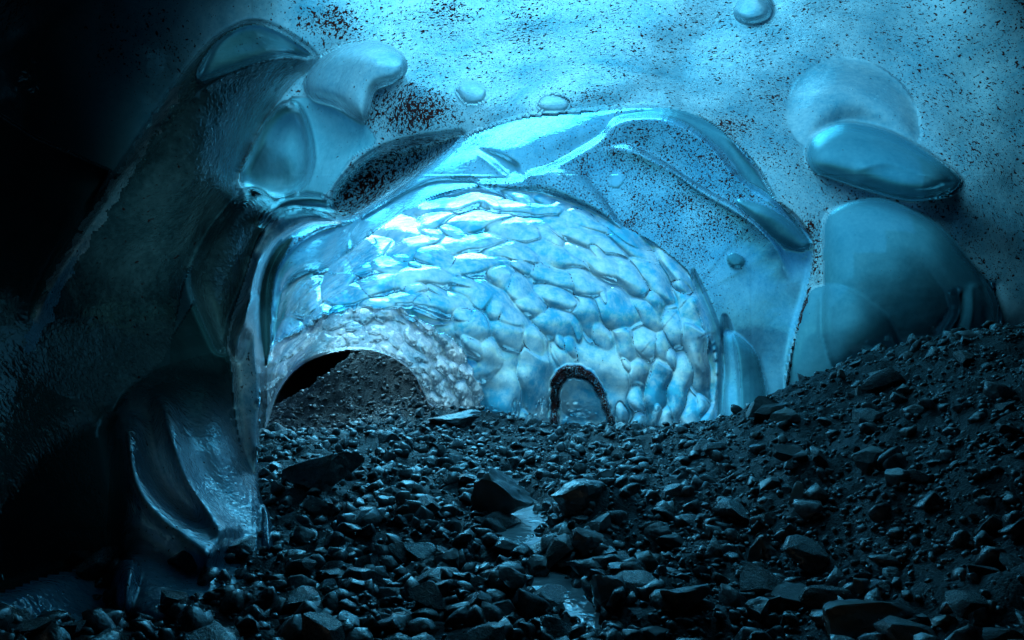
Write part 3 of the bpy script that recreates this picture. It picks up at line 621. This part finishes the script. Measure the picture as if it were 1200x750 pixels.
HERO = [
 ('boulder',584,616,86,74,'rock_pale','large smooth blue-grey boulder beside the bright melt pool',-8),
 ('boulder',600,650,60,26,'rock','dark wet slab wedged under the large boulder at the pool',14),
 ('stone',520,672,34,30,'rock_pale','pale blunt stone alone in a dark hollow, left of the stream',5),
 ('boulder',365,578,104,52,'rock','broad dark boulder at the foot of the ice pillar',0),
 ('boulder',372,607,62,26,'rock','flat dark rock in front of the broad boulder by the pillar',20),
 ('stone',904,576,27,22,'rock_pale','pale blocky stone alone on the dark rubble slope at right',-15),
 ('stone',937,590,13,36,'rock_pale','thin pale sliver of stone leaning on the rubble slope',25),
 ('stone',892,658,22,44,'rock_pale','long pointed pale stone leaning at the foot of the slope',22),
 ('stone',826,616,26,15,'rock_pale','small pale diamond-shaped stone above the lower pool',0),
 ('boulder',1012,748,118,50,'rock_pale','broad flat boulder at the bottom edge, right',0),
 ('boulder',712,716,46,50,'rock_pale','upright triangular stone right of the lower pool',0),
 ('stone',628,682,40,32,'rock','rounded stone between the upper and lower pools',0),
 ('stone',602,696,42,30,'rock','dark wedge-shaped stone left of the lower pool',10),
 ('stone',688,650,52,34,'rock','humped dark stone on the stream\'s right bank',-10),
 ('stone',690,680,58,32,'rock','wide slanting stone just above the lower pool\'s right end',-20),
 ('stone',727,678,32,28,'rock','dark peaked stone right of the wide slanting stone',0),
 ('stone',760,670,36,26,'rock','stubby stone in the row right of the stream',0),
 ('stone',789,645,42,20,'rock_pale','long low pale stone on the right bank',15),
 ('stone',823,680,28,18,'rock_pale','small flat pale stone in front of the rubble slope',0),
 ('boulder',803,722,70,46,'rock','broad rough boulder at bottom centre right',0),
 ('stone',769,752,46,20,'rock_pale','flat pale stone cut by the bottom edge, centre right',0),
 ('stone',1109,738,32,18,'rock_brown','brown rounded stone near the bottom right corner',0),
 ('stone',1151,738,30,28,'rock','grey blocky stone right of the brown rounded stone',0),
 ('stone',991,696,15,18,'rock_pale','small pale upright stone behind the broad flat boulder',0),
 ('stone',1013,696,24,22,'rock_pale','pale angular stone directly behind the broad flat boulder',-20),
 ('stone',1031,700,14,18,'rock','narrow grey stone right of the pale angular stone',0),
 ('stone',925,702,21,18,'rock_pale','squarish pale stone left of the broad flat boulder',15),
 ('stone',913,718,32,24,'rock_pale','tilted pale stone below the squarish one',35),
 ('stone',893,736,34,38,'rock','rough upright stone near the bottom edge, right of centre',10),
 ('stone',904,682,36,16,'rock_pale','low wide stone at the end of the long pointed stone',-10),
 ('stone',962,712,42,22,'rock','rough dark stone left of the small upright stone',0),
 ('stone',431,662,24,10,'rock_pale','small pale flake lying in the dark left rubble',0),
 ('stone',394,650,34,30,'rock','rough knobbly stone in the left rubble',0),
 ('stone',419,697,46,22,'rock','long low stone in the left foreground',18),
 ('stone',404,742,36,24,'rock','grey stone at the bottom edge, left',0),
 ('stone',455,745,48,22,'rock','long grey stone at the bottom edge, left of centre',-8),
 ('stone',726,506,16,12,'rock','dark stone against the foot of the largest scallop',0),
 ('stone',692,500,12,7,'rock','smaller dark stone at the foot of the blue tunnel wall',0),
 ('boulder',530,500,66,22,'rock','low dark heap of rock at the foot of the frosted rim',0),
 ('stone',706,566,32,15,'rock_pale','pale flat stone on the far right bank of the stream',-12),
 ('boulder',680,606,72,50,'rock','rough dark boulder on the right side of the melt pool',0),
 ('stone',574,568,16,14,'rock','round dark stone at the head of the melt pool',0),
 ('stone',987,444,14,14,'rock_pale','pale stone on the left shoulder of the rubble mound',0),
 ('stone',1003,432,17,12,'rock_pale','pale slanting stone on the crest of the rubble mound',-25),
 ('stone',1008,462,12,14,'rock_pale','small pale stone a little below the mound\'s crest',30),
 ('stone',1133,404,24,12,'rock','dark lump on the highest part of the mound',0),
 ('stone',1085,734,26,16,'rock','dark stone beside the brown rounded stone',0),
 ('stone',540,690,30,18,'rock','flattish stone in the rubble left of the lower pool',0),
 ('stone',560,720,44,28,'rock','dark rounded stone at bottom centre, left of the lower pool',0),
]
for k, (nm, px, py, w, h_, mt, lab, tilt) in enumerate(HERO):
    g = on_ground(px, min(py, 1000)); d = g.y; sw, sh = w / F * d / 2, h_ / F * d / 2
    V, Fc = rock_shape(300 + k, 4 if nm == 'boulder' else 3, 7 if k == 0 else 17 + k % 6, .11)
    me = mesh_np(nm, V * np.array([sw, (sw + sh) * .5, sh * 1.05]), Fc, M[mt], sharp=22)
    o = link(bpy.data.objects.new(nm, me)); o.location = (g.x, g.y + (sw + sh) * .25, g.z + sh * .72)
    o.rotation_euler = (rng.uniform(-.15, .15), math.radians(tilt), rng.uniform(-.3, .3))
    tag(o, lab, 'rock')

# picked-apart stones of the floor
def ground_pt(): 
    while True:
        y = 2.3 + 9.0 * rng.random() ** 1.25; x = rng.uniform(-.72, .80) * y
        if y > 3 and rng.random() < .2: x = rng.uniform(-.3, .35) * y
        return x, y
cnt = 0
while cnt < 300:
    x, y = ground_pt(); s = .045 + .085 * rng.random() ** 2.0
    d, _, _ = seg_dist(np.array([x]), np.array([y]), STREAM, False)
    if d[0] < .10 and y > 4.5: continue
    cnt += 1
    k = int(rng.integers(18)); mt = 'rock_pale' if rng.random() < .22 else 'rock'
    o = bpy.data.objects.new('stone', RME[(k, mt)]); link(o, ground)
    sc = np.array([rng.uniform(.8, 1.4), rng.uniform(.8, 1.3), rng.uniform(.5, .9)]) * s
    o.scale = sc; o.location = (x, y, float(ground_z(x, y)) + sc[2] * .55)
    o.rotation_euler = (rng.uniform(-.4, .4), rng.uniform(-.4, .4), rng.uniform(0, 6.3))
# the countless rest
def scatter(name, n, lo, hi, shapes, mat, ymin, ymax, sink, bias, xr=(-.74, .82)):
    Vs, Fs, off = [], [], 0
    y = ymin + (ymax - ymin) * rng.random(n) ** bias; x = rng.uniform(*xr, n) * y
    if name == 'rubble': x = np.where((x > 1.0 + .1 * y) & (rng.random(n) < .6), rng.uniform(-.4, .2, n) * y, x)
    z = ground_z(x, y); s = lo + (hi - lo) * rng.random(n) ** 3.2
    for i in range(n):
        V, Fc = shapes[i % len(shapes)]
        a = rng.uniform(0, 6.3, 3); R = np.array(Euler((a[0] * .12, a[1] * .12, a[2])).to_matrix())
        Vs.append((V * np.array([rng.uniform(.8, 1.4), 1, rng.uniform(.5, .95)]) * s[i]) @ R.T + (x[i], y[i], z[i] + s[i] * sink)); Fs.append(Fc + off); off += len(V)
    o = link(bpy.data.objects.new(name, mesh_np(name, np.vstack(Vs), np.vstack(Fs), mat, smooth=False)), ground)
    tag(o, kind='stuff')
M['gravel'] = rock_mat('gravel_stone', (.012, .015, .016), (.20, .22, .225), rough=.28, scale=6, spec=.8)
SM = [rock_shape(500 + k, 2, 18, .10) for k in range(10)]; TN = [rock_shape(600 + k, 1, 3, .15) for k in range(8)]
scatter('rubble', 9000, .014, .075, SM, M['gravel'], 2.2, 12, .35, 1.1)
scatter('gravel', 20000, .006, .022, TN, M['gravel'], 2.2, 15.5, .3, 1.0)
scatter('gravel', 9000, .006, .026, TN, M['gravel'], 3.0, 9.5, .3, 1.0, (.18, .78))
scatter('rubble', 1500, .02, .06, SM, M['gravel'], 12, 15.8, .35, 1.0, (-.34, -.06))
print('verts', len(PV), 'scallops', len(S))
